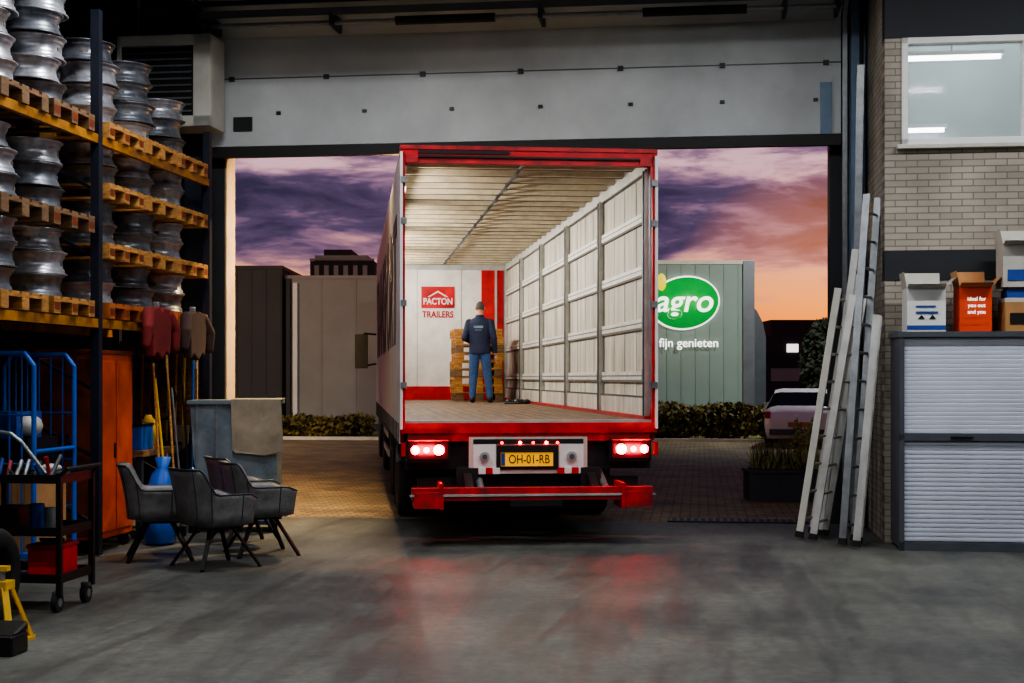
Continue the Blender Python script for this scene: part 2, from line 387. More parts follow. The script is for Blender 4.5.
# ---------------------------------------------------------------- left workshop items
b=B(); x0,x1,y0,y1=-6.0,-5.43,12.3,13.15
b.box(x0,x1,y0,y1,.12,1.82,'orange'); b.box(x0-.01,x1+.01,y0-.01,y1+.01,1.82,1.86,'brown')
b.box(x0+.02,x0+.27,y0-.02,y0,.16,1.78,'brown'); b.box(x0+.29,x1-.03,y0-.02,y0,.16,1.78,'brown')
b.box(x0+.24,x0+.26,y0-.04,y0-.02,.9,1.1,'black'); b.box(x0+.31,x0+.33,y0-.04,y0-.02,.9,1.1,'black')
b.box(x1,x1+.012,y0+.05,y0+.42,.18,1.76,'orange'); b.box(x1,x1+.012,y0+.46,y1-.05,.18,1.76,'orange')
b.box(x1+.012,x1+.03,y0+.38,y0+.4,.85,1.0,'black')
for x in (x0+.06,x1-.06):
    for y in (y0+.06,y1-.06): b.cyl((x,y-.02,.06),(x,y+.02,.06),.06,'tyre'); b.box(x-.03,x+.03,y-.03,y+.03,.1,.13,'steel')
b.build('workshop_cabinet',HM,bevel=.006)
b=B(); x0,x1,y0,y1=-6.0,-5.36,10.95,11.7
for y in (y0,y1):
    b.tube([(x0,y,.12),(x0,y,1.7),(x0+.08,y,1.8),(x1-.08,y,1.8),(x1,y,1.7),(x1,y,.12)],.022,'blue')
    for z in (.5,.9,1.3): b.cyl((x0,y,z),(x1,y,z),.01,'blue',n=6)
    for i in range(1,6): b.cyl((x0+i*.107,y,.15),(x0+i*.107,y,1.79),.008,'blue',n=6)
for z in (.15,1.0): 
    for x in (x0,x1): b.cyl((x,y0,z),(x,y1,z),.018,'blue')
b.box(x0,x1,y0,y1,.13,.17,'blue'); b.box(x0+.05,x1-.05,y0+.1,y1-.05,.17,.75,'carton'); b.box(x0+.08,x1-.1,y0+.1,y1-.1,.75,1.1,'black')
b.box(x0+.1,x1-.2,y0+.1,y1-.2,1.1,1.32,'bluel'); b.ball((x1-.2,y0+.3,1.2),(.12,.14,.1),'offw')
for x in (x0+.05,x1-.05):
    for y in (y0+.05,y1-.05): b.cyl((x-.015,y,.06),(x+.015,y,.06),.06,'tyre'); b.box(x-.02,x+.02,y-.02,y+.02,.06,.14,'steel')
b.build('roll_cage',HM)
b=B(); yb=14.9
b.box(-6.3,-5.42,yb,yb+.04,1.0,2.0,'woodold'); b.box(-6.3,-5.42,yb-.03,yb,1.7,1.76,'steel')
b.box(-6.28,-6.2,yb,yb+.04,0,1.0,'dsteel'); b.box(-5.52,-5.44,yb,yb+.04,0,1.0,'dsteel')
cols=['yellow','blue','wood','redd','black','steel','wood','yellow','blue']
for i,c in enumerate(cols):
    x=-6.22+i*.095; z0=.55+.18*((i*5)%4)
    b.cyl((x,yb-.06,z0),(x+.02,yb-.06,1.86),.014,c,n=8)
    if i%3==0: b.box(x-.09,x+.09,yb-.1,yb-.03,z0-.08,z0,'black')
    elif i%3==1: b.prism([(x-.07,z0),(x+.07,z0),(x+.06,z0-.2),(x,z0-.26),(x-.06,z0-.2)],'y',yb-.07,yb-.055,'steel')
    else: b.ball((x,yb-.06,z0),(.05,.04,.09),c)
pts=[(-5.75+.13*math.cos(t*.5),yb-.09-.003*t,1.35+.2*math.sin(t*.5)) for t in range(26)]
b.tube(pts,.012,'seal',n=6)
b.build('tool_board',HM)
b=B()
for i,(c,h,dx) in enumerate((('wood',1.75,.1),('yellow',1.6,-.05),('wood',1.85,.05),('steel',1.5,0.0),('black',1.7,.08))):
    x=-5.38+.015*i; y=13.5+.16*i
    b.cyl((x+.12,y,.03),(x-.02,y+dx,h),.013,c,n=8)
    if i%2==0: b.box(x+.04,x+.2,y-.03,y+.03,0,.1,'black')
    else: b.prism([(y-.09,0.0),(y+.09,0.0),(y+.1,.22),(y,.28),(y-.1,.22)],'x',x+.115,x+.125,'steel')
b.build('long_handled_tools',HM)
b=B()
b.box(-6.3,-5.45,13.45,14.5,.82,.88,'woodold')
for x in (-6.25,-5.5):
    for y in (13.5,14.45): b.box(x-.03,x+.03,y-.03,y+.03,0,.82,'dsteel')
b.box(-6.25,-5.5,13.5,14.45,.25,.28,'dsteel')
b.build('workbench',HM)
b=B(); b.box(-5.75,-5.5,13.55,13.85,.88,1.12,'blue'); b.box(-5.76,-5.49,13.54,13.86,1.12,1.15,'black'); b.cyl((-5.62,13.6,1.15),(-5.62,13.8,1.15),.02,'black'); b.build('blue_toolbox',HM,bevel=.006)
b=B(); b.lathe([(.0,0),(.1,0),(.1,.25),(.05,.3),(.03,.34),(0,.34)],T(-5.65,14.1,.88),'yellow',closed=False); b.cyl((-5.65,14.1,1.22),(-5.65,14.1,1.28),.02,'black'); b.build('oil_can',HM)
b=B(); X=T(-5.14,13.12,0)
b.rings([(0,0,0,.1,.12),(0,0,.03,.15,.16),(.01,0,.25,.16,.16),(-.01,.02,.5,.14,.15),(.02,0,.68,.10,.10),(.02,.01,.74,.05,.05),(.03,.0,.84,.08,.07)],'blue',n=14,X=X); b.build('blue_sack',HM)
# jackets hung on the rack beam
def sleeve(b,pts,rad,k):
    for (p,q),(r,s_) in zip(zip(pts[:-1],pts[1:]),zip(rad[:-1],rad[1:])): b.cyl(p,q,r,k,r2=s_,n=14)
    for p,r in zip(pts,rad): b.ball(p,(r,r,r),k)
def jacket(yj,k,s=1.0,xj=-5.19):
    b=B()
    sleeve(b,[(xj,yj,2.22),(xj+.03,yj-.09,2.08),(xj+.02,yj-.10,1.92)],[.06,.055,.042],k)
    sleeve(b,[(xj,yj+.5,2.22),(xj+.04,yj+.6,2.08),(xj+.03,yj+.62,1.90)],[.06,.055,.042],k)
    b.prism([(yj-.02,2.2),(yj+.08,2.27),(yj+.2,2.29),(yj+.26,2.24),(yj+.32,2.29),(yj+.44,2.27),(yj+.54,2.2),(yj+.5,2.06),(yj+.49,1.95),(yj+.46,1.82),(yj+.38,1.86),(yj+.27,1.78),(yj+.14,1.85),(yj+.05,1.8),(yj+.04,1.98),(yj+.0,2.06)],'x',xj-.05,xj+.04,k)
    b.box(xj-.06,xj+.01,yj+.24,yj+.27,2.2,2.34,'steel')
    b.build('hanging_jacket',HM,bevel=.02,seg=2)
jacket(12.95,'maroon'); jacket(13.95,'jbrown')
# tool trolley
b=B(); x0,x1,y0,y1=-4.98,-4.32,9.2,9.72
for x in (x0,x1):
    for y in (y0,y1): b.box(x-.018,x+.018,y-.018,y+.018,.12,.95,'black')
for z in (.2,.52,.88):
    b.box(x0,x1,y0,y1,z,z+.015,'cabgrey')
    for y in (y0,y1): b.box(x0,x1,y-.01,y+.01,z,z+.06,'black')
    for x in (x0,x1): b.box(x-.01,x+.01,y0,y1,z,z+.06,'black')
for x in (x0+.03,x1-.03):
    for y in (y0+.03,y1-.03): b.cyl((x-.02,y,.065),(x+.02,y,.065),.065,'tyre',n=18); b.cyl((x-.024,y,.065),(x+.024,y,.065),.03,'steel'); b.box(x-.03,x+.03,y-.02,y+.02,.115,.14,'steel')
b.tube([(x1-.1,y0,.95),(x1-.26,y0-.02,1.16),(x1-.34,y0-.02,1.22),(x1-.5,y0-.02,1.24),(x0,y0-.02,1.24)],.014,'steel')
b.tube([(x1,y0,.93),(x1+.06,y0,.98),(x1+.06,y1,.98),(x1,y1,.93)],.015,'black')
b.build('tool_trolley',HM)
b=B(); b.box(-4.6,-4.37,9.3,9.6,.235,.42,'redbox'); b.box(-4.61,-4.36,9.29,9.61,.42,.45,'redd'); b.cyl((-4.58,9.45,.47),(-4.4,9.45,.47),.012,'black'); b.build('red_toolbox',HM,bevel=.008)
b=B()
for i in range(12):
    x=-4.93+.05*i; h=random.uniform(.05,.16); k=['steel','black','bluel','redd','cabgrey','alu'][i%6]
    b.cyl((x,9.28+.03*(i%5),.905),(x+random.uniform(-.02,.03),9.3+.05*(i%4),.905+h),.014,k,n=8)
b.box(-4.65,-4.45,9.45,9.65,.895,.94,'cabgrey'); b.ball((-4.55,9.55,.965),(.08,.08,.03),'offw')
b.build('hand_tools',HM)
b=B()
b.box(-4.9,-4.7,9.3,9.6,.535,.7,'black'); b.cyl((-4.6,9.45,.535),(-4.6,9.45,.72),.05,'bluel'); b.cyl((-4.48,9.4,.535),(-4.48,9.4,.7),.04,'steel'); b.build('spray_cans',HM)
tyreprof=[(.29,-.13),(.33,-.15),(.42,-.155),(.475,-.14),(.495,-.11),(.5,0),(.495,.11),(.475,.14),(.42,.155),(.33,.15),(.29,.13)]
b=B(); b.lathe([(r*.62,h*.62) for r,h in tyreprof],Matrix.Translation((-4.62,8.78,.31))@Matrix.Rotation(R(90),4,'Y'),'tyre'); b.build('spare_tyre',HM)
b=B(); cx,cy=-4.2,8.15
for sx in (-1,1):
    for sy in (-1,1): b.beam((cx+sx*.13,cy+sy*.13,0.02),(cx+sx*.04,cy+sy*.04,.34),.04,.02,'yellow')
b.box(cx-.15,cx+.15,cy-.15,cy+.15,0,.02,'yellow'); b.box(cx-.06,cx+.06,cy-.06,cy+.06,.32,.37,'yellow'); b.cyl((cx,cy,.3),(cx,cy,.45),.025,'steel'); b.box(cx-.05,cx+.05,cy-.025,cy+.025,.43,.46,'yellow')
b.build('axle_stand',HM)
b=B(); b.box(-4.15,-3.9,7.7,7.9,0,.12,'black'); b.prism([(7.7,.12),(7.9,.12),(7.9,.18)],'x',-4.15,-3.9,'black'); b.build('wheel_chock',HM,bevel=.01)

# waste container: tapered zinc tub part + sheet covered part
b=B(); X=T(-2.86,14.7,0,R(4))
b.prism([(-.46,1.33),(-.03,1.33),(-.03,.12),(-.26,.12),(-.36,.35),(-.43,.8)],'y',0,.62,'tub',X=X)
b.box(-.49,.45,-.03,.66,1.33,1.37,'tub',X=X)
for x in (-.4,-.2): b.box(x,x+.02,-.012,0,.5,1.33,'steel',X=X)
b.box(-.03,.42,.02,.6,.12,1.33,'tub',X=X)
b.add([(-.04,-.05,1.38),(.47,-.05,1.38),(.50,-.02,.84),(.3,-.03,.80),(0.0,-.02,.83),(-.03,-.01,.86)],[(0,1,2,3,4,5)],'hard',X=X)
b.add([(-.04,-.05,1.38),(.47,-.05,1.38),(.47,.5,1.385),(-.04,.5,1.385)],[(0,1,2,3)],'hard',X=X)
b.box(-.2,.4,-.01,.6,.08,.12,'dsteel',X=X)
for sx in (-.2,.36):
    for y in (.05,.55): b.cyl((sx-.02,y,.06),(sx+.02,y,.06),.06,'tyre',X=X); b.box(sx-.03,sx+.03,y-.03,y+.03,.06,.1,'steel',X=X)
b.build('waste_container',WM)

# chairs
def chair(x,y,rz):
    X=T(x,y,0,rz)   # faces +y local
    b=B()
    sg=lambda v:(1 if v>=0 else -1)
    def seat(z,s):
        return [(.25*s*sg(math.cos(t))*abs(math.cos(t))**.6,.25*s*sg(math.sin(t))*abs(math.sin(t))**.6+.01,z) for t in [2*math.pi*i/28 for i in range(28)]]
    vs=[];fs=[];lv=[(.35,.86),(.37,.95),(.42,1.0),(.455,.98),(.475,.85),(.478,.5)]
    for z,s_ in lv: vs+=seat(z,s_)
    for j in range(len(lv)-1):
        for i in range(28): fs.append((j*28+i,j*28+(i+1)%28,(j+1)*28+(i+1)%28,(j+1)*28+i))
    fs.append(list(range(28))[::-1]); fs.append([(len(lv)-1)*28+i for i in range(28)])
    b.add(vs,fs,'chair',True,X)
    n=40;vs=[];fs=[];rows=[0,.3,.6,.85,1]
    edge=[]
    def ss(t): t=max(0,min(1,t)); return t*t*(3-2*t)
    for side in (0,1):
        for i in range(n+1):
            a=R(-142+284*i/n); ca=math.cos(a); sa=math.sin(a)
            top=.625+.215*ss((ca-.25)/.5)-.04*ss((-ca-.3)/.5)
            for h in rows:
                z=.37+(top-.37)*h
                th=(0 if side==0 else -.055+.018*h)
                fl=.02+.055*h*h*max(0,ca)+.03*h
                rx=.262+fl*.8+th; ry=.262+fl+th
                vs.append((rx*sg(sa)*abs(sa)**.62,-ry*sg(ca)*abs(ca)**.62,z))
                if side==0 and h==1: edge.append(Vector(vs[-1]))
    m=len(rows);o=(n+1)*m
    for i in range(n):
        for j in range(m-1):
            a0=i*m+j; fs.append((a0,a0+m,a0+m+1,a0+1)); fs.append((o+a0,o+a0+1,o+a0+m+1,o+a0+m))
        a0=i*m+m-1; fs.append((a0,a0+m,o+a0+m,o+a0)); a0=i*m; fs.append((a0,o+a0,o+a0+m,a0+m))
    for i in (0,n):
        for j in range(m-1):
            a0=i*m+j; fs.append((a0,a0+1,o+a0+1,o+a0))
    b.add(vs,fs,'chair',True,X)
    for p,q in zip(edge[:-1],edge[1:]): b.cyl(p,q,.008,'piping',n=5,X=X)
    for i in (6,11,16,24,29,34):
        P=[Vector(vs[i*m+j]) for j in range(m)]
        for p,q in zip(P[:-1],P[1:]): b.cyl(p*1.004,q*1.004,.005,'piping',n=4,X=X,caps=False)
    b.box(-.15,.15,-.15,.15,.325,.35,'black',X=X)
    for sx in (-1,1):
        for sy in (-1,1): 
            b.beam((sx*.10,sy*.10,.335),(sx*.27,sy*.27,.012),.035,.02,'black',X=X)
            b.cyl((sx*.27,sy*.27,0),(sx*.27,sy*.27,.012),.02,'black',X=X,n=8)
    b.build('armchair',WM)
chair(-3.12,12.6,R(-75)); chair(-2.52,12.1,R(-50)); chair(-2.28,12.95,R(-66)); chair(-2.58,13.75,R(-60))

# ---------------------------------------------------------------- right office block (frame H)
BX=1.79;BY=14.2
b=B()
b.box(BX,7,BY,BY+.2,0,2.55,'brick'); b.box(BX,7,BY-.01,BY+.2,2.55,2.84,'walldark'); b.box(BX,7,BY,BY+.2,2.84,3.86,'brick')
b.box(BX,1.95,BY,BY+.2,3.86,4.9,'brick'); b.box(4.3,7,BY,BY+.2,3.86,4.9,'brick'); b.box(BX,7,BY,BY+.2,4.9,6.5,'walldark')
b.build('wall_office_front',HM,recenter=False)
b=B(); b.box(BX,BX+.15,BY+.2,DW,0,6.5,'brickside'); b.build('wall_office_side',HM)
b=B(); b.box(BX+.15,7,DW-.1,DW-.02,3.2,6.4,'office'); b.box(BX+.15,7,BY+.2,DW-.1,3.4,3.5,'office'); b.build('wall_office_back',HM)
b=B()
for (a,c,z0,z1) in ((1.95,2.01,3.86,4.9),(4.24,4.3,3.86,4.9),(1.95,4.3,3.86,3.92),(1.95,4.3,4.84,4.9),(3.08,3.13,3.92,4.84)):
    b.box(a,c,BY-.03,BY+.1,z0,z1,'white')
b.box(1.9,4.35,BY-.07,BY,3.82,3.86,'offw'); b.box(2.01,4.24,BY+.03,BY+.04,3.92,4.84,'glass')
b.build('window_1',HM,bevel=.004)
for (xa,xb,z,y) in ((2.12,3.1,4.93,15.3),(2.2,2.6,4.25,15.72)):  # added glowing bars stand in for hall tubes mirrored in the glass
    b=B(); b.box(xa,xb,y-.03,y+.03,z-.01,z+.03,'glintbar'); b.box(xa-.03,xb+.03,y-.05,y+.05,z+.03,z+.07,'white'); 
    if z>4.5: b.cyl(((xa+xb)/2,y,z+.07),((xa+xb)/2,y,6.4),.01,'steel')
    else: b.box(xa,xb,y+.03,DW-.1,z,z+.04,'white')
    b.build('reflection_bar',HM)
# shutter cabinet
b=B(); x0,x1,y0,y1=1.84,4.0,13.55,14.15
b.box(x0,x1,y0+.04,y1,0.03,1.98,'cabgrey'); b.box(x0-.02,x1+.02,y0-.02,y1+.01,1.98,2.03,'cabgrey')
b.box(x0,x1,y0-.01,y0+.04,0,.08,'cabgrey'); b.box(x0,x1,y0-.01,y0+.04,1.02,1.08,'cabgrey')
b.box(x0,x0+.045,y0-.01,y0+.04,0,1.98,'cabgrey')
b.box(x1-.04,x1,y0-.01,y0+.04,0,1.98,'cabgrey'); b.box(3.0,3.05,y0-.01,y0+.04,0,1.98,'cabgrey')
for (za,zb,nn,dd) in ((.085,1.015,22,.010),(1.085,1.975,22,.002)):
    h=(zb-za)/nn
    for i in range(nn):
        for (xa,xb) in ((x0+.047,2.998),(3.052,x1-.042)):
            z=za+i*h
            b.prism([(y0+.035,z),(y0+.033-dd*.8,z+h*.12),(y0+.033-dd,z+h*.5),(y0+.033-dd*.8,z+h*.88),(y0+.035,z+h)],'x',xa,xb,'shutter')
b.box(2.3,2.5,y0-.02,y0+.02,1.04,1.06,'black')
b.build('shutter_cabinet',HM)
def carton(x0,x1,y0,y1,z0,z1,k,flaps=False,fk='carton'):
    b=B(); b.box(x0,x1,y0,y1,z0,z1,k)
    b.box((x0+x1)/2-.02,(x0+x1)/2+.02,y0-.002,y1+.002,z1-.0,z1+.002,'tape')
    if flaps:
        b.add([(x0,y0,z1),(x1,y0,z1),(x1,y0-.1,z1+.03),(x0,y0-.1,z1+.03)],[(0,1,2,3)],fk)
        b.add([(x0,y1,z1),(x1,y1,z1),(x1,y1+.03,z1+.16),(x0,y1+.03,z1+.16)],[(0,1,2,3)],fk)
        b.add([(x0,y0,z1),(x0,y1,z1),(x0-.03,y1,z1+.15),(x0-.03,y0,z1+.15)],[(0,1,2,3)],fk)
        b.add([(x1,y0,z1),(x1,y1,z1),(x1+.1,y1,z1+.1),(x1+.1,y0,z1+.1)],[(0,1,2,3)],fk)
    return b
b=carton(1.92,2.27,13.62,13.95,2.03,2.44,'white',True,'offw'); 
b.box(2.0,2.2,13.612,13.62,2.2,2.22,'bluel'); b.box(2.0,2.18,13.612,13.62,2.26,2.275,'bluel')
for x in (2.02,2.12): b.prism([(x,2.15),(x+.06,2.15),(x+.03,2.19)],'y',13.612,13.62,'ink')
b.box(1.92,2.27,13.615,13.62,2.05,2.09,'bluel'); b.build('shipping_box',HM)
b=carton(2.40,2.69,13.65,13.98,2.03,2.45,'orangebox',True); e=b.build('orange_carton',HM)
for i,s in enumerate(('ideal for','you out','and you')): text('print_%d'%i,s,.05,'signw',(-.04,-.20,.3-.06*i),e,ext=.001)
b=carton(2.80,3.25,13.6,13.95,2.03,2.3,'carton'); b.box(2.84,3.0,13.592,13.6,2.1,2.2,'ink'); b.build('cardboard_box',HM)
b=B(); b.box(2.80,3.2,13.62,13.92,2.3,2.34,'offw'); b.box(2.82,3.15,13.63,13.9,2.34,2.42,'bluel'); b.box(2.84,3.22,13.64,13.9,2.42,2.44,'carton'); b.build('document_stack',HM,bevel=.003)
b=carton(2.78,3.2,13.6,13.92,2.44,2.83,'offw',True,'offw'); b.box(2.82,2.98,13.592,13.6,2.5,2.6,'bluel'); b.build('white_crate',HM)
# ladders
def ladder(base,top,yaw,wid,k='alu',step=.28,rw=.07,rd=.025):
    b=B(); p0=Vector(base);p1=Vector(top)
    w=Vector((math.sin(yaw),math.cos(yaw),0))*wid/2
    d=(p1-p0)
    for sgn in (-1,1):
        a=p0+w*sgn;c=p1+w*sgn
        b.beam(a,c,rw,rd,k,up=w)
        b.beam(a,a+d.normalized()*.06,rw+.01,rd+.01,'black',up=w)
    L=d.length;n=int(L/step)
    for i in range(n):
        q=p0+d*((i+.6)*step/L); b.cyl(q-w,q+w,.015,k,n=8)
    b.build('ladder',HM)
ladder((1.06,14.55,.02),(1.46,14.75,2.5),R(22),.42,k='offw')
ladder((1.17,14.35,.02),(1.58,14.55,2.42),R(20),.42,k='alu')
ladder((1.24,14.75,.02),(1.62,14.9,2.9),R(15),.40,k='alu')
ladder((1.42,13.95,.02),(1.70,14.42,3.4),R(24),.36,k='steel')
ladder((1.48,13.75,.02),(1.70,14.0,2.2),R(10),.3,k='alu')
ladder((1.6,15.25,.02),(1.68,15.3,4.85),R(5),.38,k='steel')

# ---------------------------------------------------------------- outside
b=B(); b.box(-60,80,DW,36,-.2,0,'paving'); b.build('paved_yard',HM,recenter=False)
b=B(); b.box(-60,80,36,41,-.2,.02,'grass'); b.box(-60,80,35.85,36,-.2,.08,'offw'); b.build('grass_verge',HM)
b=B(); b.box(-60,80,41,170,-.2,0,'asphalt'); b.build('access_road',HM)
def clad(x0,x1,y0,y1,h,k,rib=.5,trim='bdark'):
    b=B(); b.box(x0,x1,y0,y1,0,h,k); b.box(x0-.05,x1+.05,y0-.05,y1+.05,h,h+.12,trim)
    n=int((x1-x0)/rib)
    for i in range(n+1): b.box(x0+i*rib,x0+i*rib+.04,y0-.03,y0,0,h,k)
    n=int((y1-y0)/rib)
    for i in range(n+1): b.box(x1,x1+.03,y0+i*rib,y0+i*rib+.04,0,h,k)
    return b
clad(-18,-7.95,49,60,5.35,'bdark').build('dark_warehouse',WM)
b=clad(-7.85,-1.6,49.5,60,5.05,'bgrey',rib=1.2,trim='bgrey'); b.box(-7.6,-7.45,49.3,49.5,.2,4.9,'white'); b.box(-7.84,-7.7,49.3,49.5,0,5.05,'bdark'); b.build('taupe_warehouse',WM)
b=B(); b.box(-8.8,-6.0,62,66,5.2,6.7,'far'); b.box(-8.6,-6.3,62,65,6.7,6.95,'bgrey'); b.box(-8.2,-7.0,62,65,6.95,7.2,'far'); b.box(-8.8,-6.0,62,66,0,5.2,'far')
for i in range(6): b.box(-8.6+i*.42,-8.4+i*.42,61.9,62,5.7,6.5,'bgrey')
b.cyl((-8.8,61.9,6.75),(-6.0,61.9,6.75),.05,'bgrey')
b.build('rooftop_plant',WM)
b=clad(-.5,7.6,45,56,5.2,'bsign',rib=.45,trim='offw'); b.box(7.3,7.66,44.9,45,0,5.3,'cabgrey'); b.build('sign_building',WM)
s=B(); RX=Matrix.Rotation(R(90),4,'X')@Matrix.Rotation(R(8),4,'Z')
s.rings([(0,0,0,1.06,.80),(0,0,.1,1.06,.80)],'green',n=48,X=Matrix.Translation((5.45,44.88,3.97))@RX)
s.rings([(0,0,0,1.11,.85),(0,0,.06,1.11,.85)],'signw',n=48,X=Matrix.Translation((5.45,44.93,3.97))@RX)
so=s.build('sign_oval',WM); 
text('sign_text','agro',1.0,'signw',(-.05,-.15,.88),so,shear=.2,off=.012,ext=.02)
text('sign_slogan','fijn genieten',.385,'signw',(.12,-.07,-.42),so,off=.002,ext=.01)
l=B(); l.ball((-.75,-.12,1.5),(.16,.02,.28),'leafy'); l.build('sign_leaf',parent=so)
b=B(); pr=[(7.75,0),(8.75,0),(8.75,3.0),(8.65,3.5),(8.45,3.9),(8.2,4.2),(7.75,4.4)]
b.prism(pr,'y',49,58,'cabgrey'); b.build('curved_annex',WM)
b=B(); b.box(12,30,88,96,0,4.2,'far'); b.box(16,22,88,96,4.2,5.2,'far'); b.box(30,60,95,105,0,5,'far'); b.box(17.0,17.7,87.9,88,3.2,3.7,'signw'); b.box(16,21,87.9,88,1.4,2.2,'bgrey'); b.build('distant_buildings',WM)
b=B(); b.box(-60,-20,70,80,0,5.5,'far'); b.build('distant_warehouse',WM)
def bush(name,c,rad,n,leaf,k,seed=1,shape='e'):
    rnd=random.Random(seed); b=B()
    b.cyl((c[0],c[1],0),(c[0],c[1],c[2]),.04,'woodold',n=6)
    for i in range(n):
        while True:
            p=Vector((rnd.uniform(-1,1),rnd.uniform(-1,1),rnd.uniform(-1,1)))
            if shape=='b' or p.length<1: break
        hz=1 if shape=='e' else .85+.15*math.sin(p.x*9+p.y)
        q=Vector((c[0]+p.x*rad[0],c[1]+p.y*rad[1],max(.03,c[2]+p.z*rad[2]*hz)))
        a=Vector((rnd.gauss(0,1),rnd.gauss(0,1),rnd.gauss(0,1))).normalized()*leaf; d=a.cross(Vector((rnd.gauss(0,1),rnd.gauss(0,1),rnd.gauss(0,1)))).normalized()*leaf*.6
        vs=[q-a,q+d,q+a,q-d]
        for v in vs: v.z=max(.01,v.z)
        b.add(vs,[(0,1,2,3)],k)
    return b.build(name,WM)
bush('hedge',(5.2,37,.48),(2.2,.5,.48),3800,.09,'leaf',1,'b')
bush('hedge',(-6.2,39,.3),(2.4,.4,.3),2200,.09,'leaf',2,'b')
bush('tree',(9.3,42,1.9),(.8,.8,1.5),2400,.11,'leafd',3)
bush('tree',(10.6,44,1.8),(1.2,1.0,1.2),2000,.11,'leafd',4)
b=B(); X=T(.14,0,0); b.box(2.95,3.98,18.5,19.0,0,.38,'planter',X=X); b.box(2.93,4.0,18.48,19.02,.36,.40,'planter',X=X); b.box(3.0,3.93,18.55,18.95,.40,.41,'leafd',X=X)
rnd=random.Random(5)
for i in range(650):
    x=rnd.uniform(3.02,3.9);y=rnd.uniform(18.56,18.94);h=rnd.uniform(.08,.44);dx=rnd.gauss(0,.1);dy=rnd.gauss(0,.05)
    b.add([(x-.007,y,.4),(x+.007,y,.4),(x+dx,y+dy,.4+h)],[(0,1,2)],'reed' if i%3 else 'leafd',X=X)
for i in range(6):
    x=3.62+.03*i; z=.4+.5+.06*((i*7)%4); b.cyl((x,18.75,.4),(x+.02*i-.05,18.75,z),.006,'leaf',n=5,X=X)
    for j in range(9): 
        t=j/9; b.ball((x+(.02*i-.05)*t+rnd.gauss(0,.03),18.75+rnd.gauss(0,.02),.4+(z-.4)*(.4+.6*t)),(.03,.01,.018),'reed',n=6,X=X)
b.build('planter_box',WM)
def car(x,y,rz):
    e=empty('car',T(x,y,0,rz)@Matrix.Scale(.95,4)); b=B()
    st=[(0.0,.66,.42,.78,.5,.80),(.06,.80,.30,.86,.62,.90),(.22,.84,.22,.92,.64,1.02),(.55,.86,.22,.95,.60,1.34),(1.1,.86,.22,.95,.60,1.42),(2.0,.86,.22,.94,.60,1.42),(2.55,.86,.22,.93,.60,1.32),(3.1,.85,.22,.92,.62,.98),(3.7,.80,.24,.80,.6,.84),(3.95,.62,.34,.6,.5,.64)]
    vs=[];n=10
    for (yy,w,zl,zb,wr,zr) in st:
        zm=(zl+zb)/2
        vs+=[(-w*.92,yy,zl),(-w,yy,zm),(-w*.96,yy,zb),(-wr-.02,yy,zr-.03),(-wr*.8,yy,zr),(wr*.8,yy,zr),(wr+.02,yy,zr-.03),(w*.96,yy,zb),(w,yy,zm),(w*.92,yy,zl)]
    fw=[];fg=[]
    for i in range(len(st)-1):
        for j in range(n):
            q=(i*n+j,i*n+(j+1)%n,(i+1)*n+(j+1)%n,(i+1)*n+j)
            g=(j in (2,6) and 2<=i<=6) or (j in (3,4,5) and i==2) or (j==4 and i==6)
            (fg if g else fw).append(q)
    fw.append(list(range(n))[::-1]); fw.append([(len(st)-1)*n+k for k in range(n)])
    b.add(vs,fw,'carw',True); b.add(vs,fg,'glassd',False)
    for sx in (-1,1):
        b.box(sx*.74-.06,sx*.74+.06,-.0,.12,.72,.88,'refl'); b.box(sx*.78-.05,sx*.78+.05,3.72,3.85,.56,.68,'lens')
        b.box(sx*.93-.08,sx*.93+.08,2.75,2.85,.92,1.05,'carw')
        for yy in (.75,3.15):
            X=Matrix.Translation((sx*.76,yy,.3))@Matrix.Rotation(R(90),4,'Y')
            b.lathe([(r*.6,h*.6) for r,h in tyreprof],X,'tyre',n=24); b.cyl((sx*.76-.08,yy,.3),(sx*.76+.08,yy,.3),.18,'alu',n=20)
    b.box(-.26,.26,-.03,.02,.52,.63,'carton'); b.box(-.7,.7,-.02,.15,.32,.46,'cabgrey'); b.box(-.4,.4,.34,.38,1.12,1.14,'seal')
    b.build('body',parent=e)
car(6.5,32.2,R(-14))

# ---------------------------------------------------------------- semi truck
TK=empty('semi_truck',TM)
b=B()
b.box(-1.22,1.22,.1,13.5,1.05,1.18,'tfloor')
for i in range(16): b.box(-1.2+i*.155,-1.195+i*.155,.12,13.45,1.18,1.182,'black')
b.box(-1.24,1.24,.02,.12,1.10,1.185,'alu')
b.box(-1.275,1.275,-.02,.1,1.06,1.16,'red')
for sx in (-1,1): b.box(sx*1.25-.02,sx*1.25+.02,.1,13.55,.98,1.2,'red')
for i in range(18): b.box(-1.2,1.2,.6+i*.74,.68+i*.74,.93,1.05,'chass')
for sx in (-1,1): b.box(sx*.5-.06,sx*.5+.06,.2,13.2,.72,1.05,'chass')
b.build('deck',parent=TK)
b=B()
b.box(-1.275,1.275,-.02,.1,3.76,3.87,'red'); b.box(-1.2,1.2,.0,.09,3.70,3.76,'redd'); b.box(-1.275,1.275,-.03,-.01,3.83,3.87,'redd')
b.box(-1.2,1.2,-.022,-.02,3.755,3.775,'black'); b.box(-1.1,-.2,-.032,-.03,3.79,3.82,'chass')
for sx in (-1,1):
    b.box(sx*1.25-.025,sx*1.25+.025,-.02,.1,1.16,3.8,'red'); b.box(sx*1.262-.013,sx*1.262+.013,-.05,-.02,1.1,3.8,'white')
    b.box(sx*1.16-.06,sx*1.16+.06,-.025,.0,3.70,3.78,'redd')
    for z in (1.5,2.3,3.1,3.5): b.box(sx*1.24-.03,sx*1.24+.03,-.06,-.02,z,z+.06,'steel')
b.cyl((1.2,-.03,1.3),(1.2,-.03,3.6),.012,'steel',n=8)
b.build('rear_frame',parent=TK,bevel=.004)
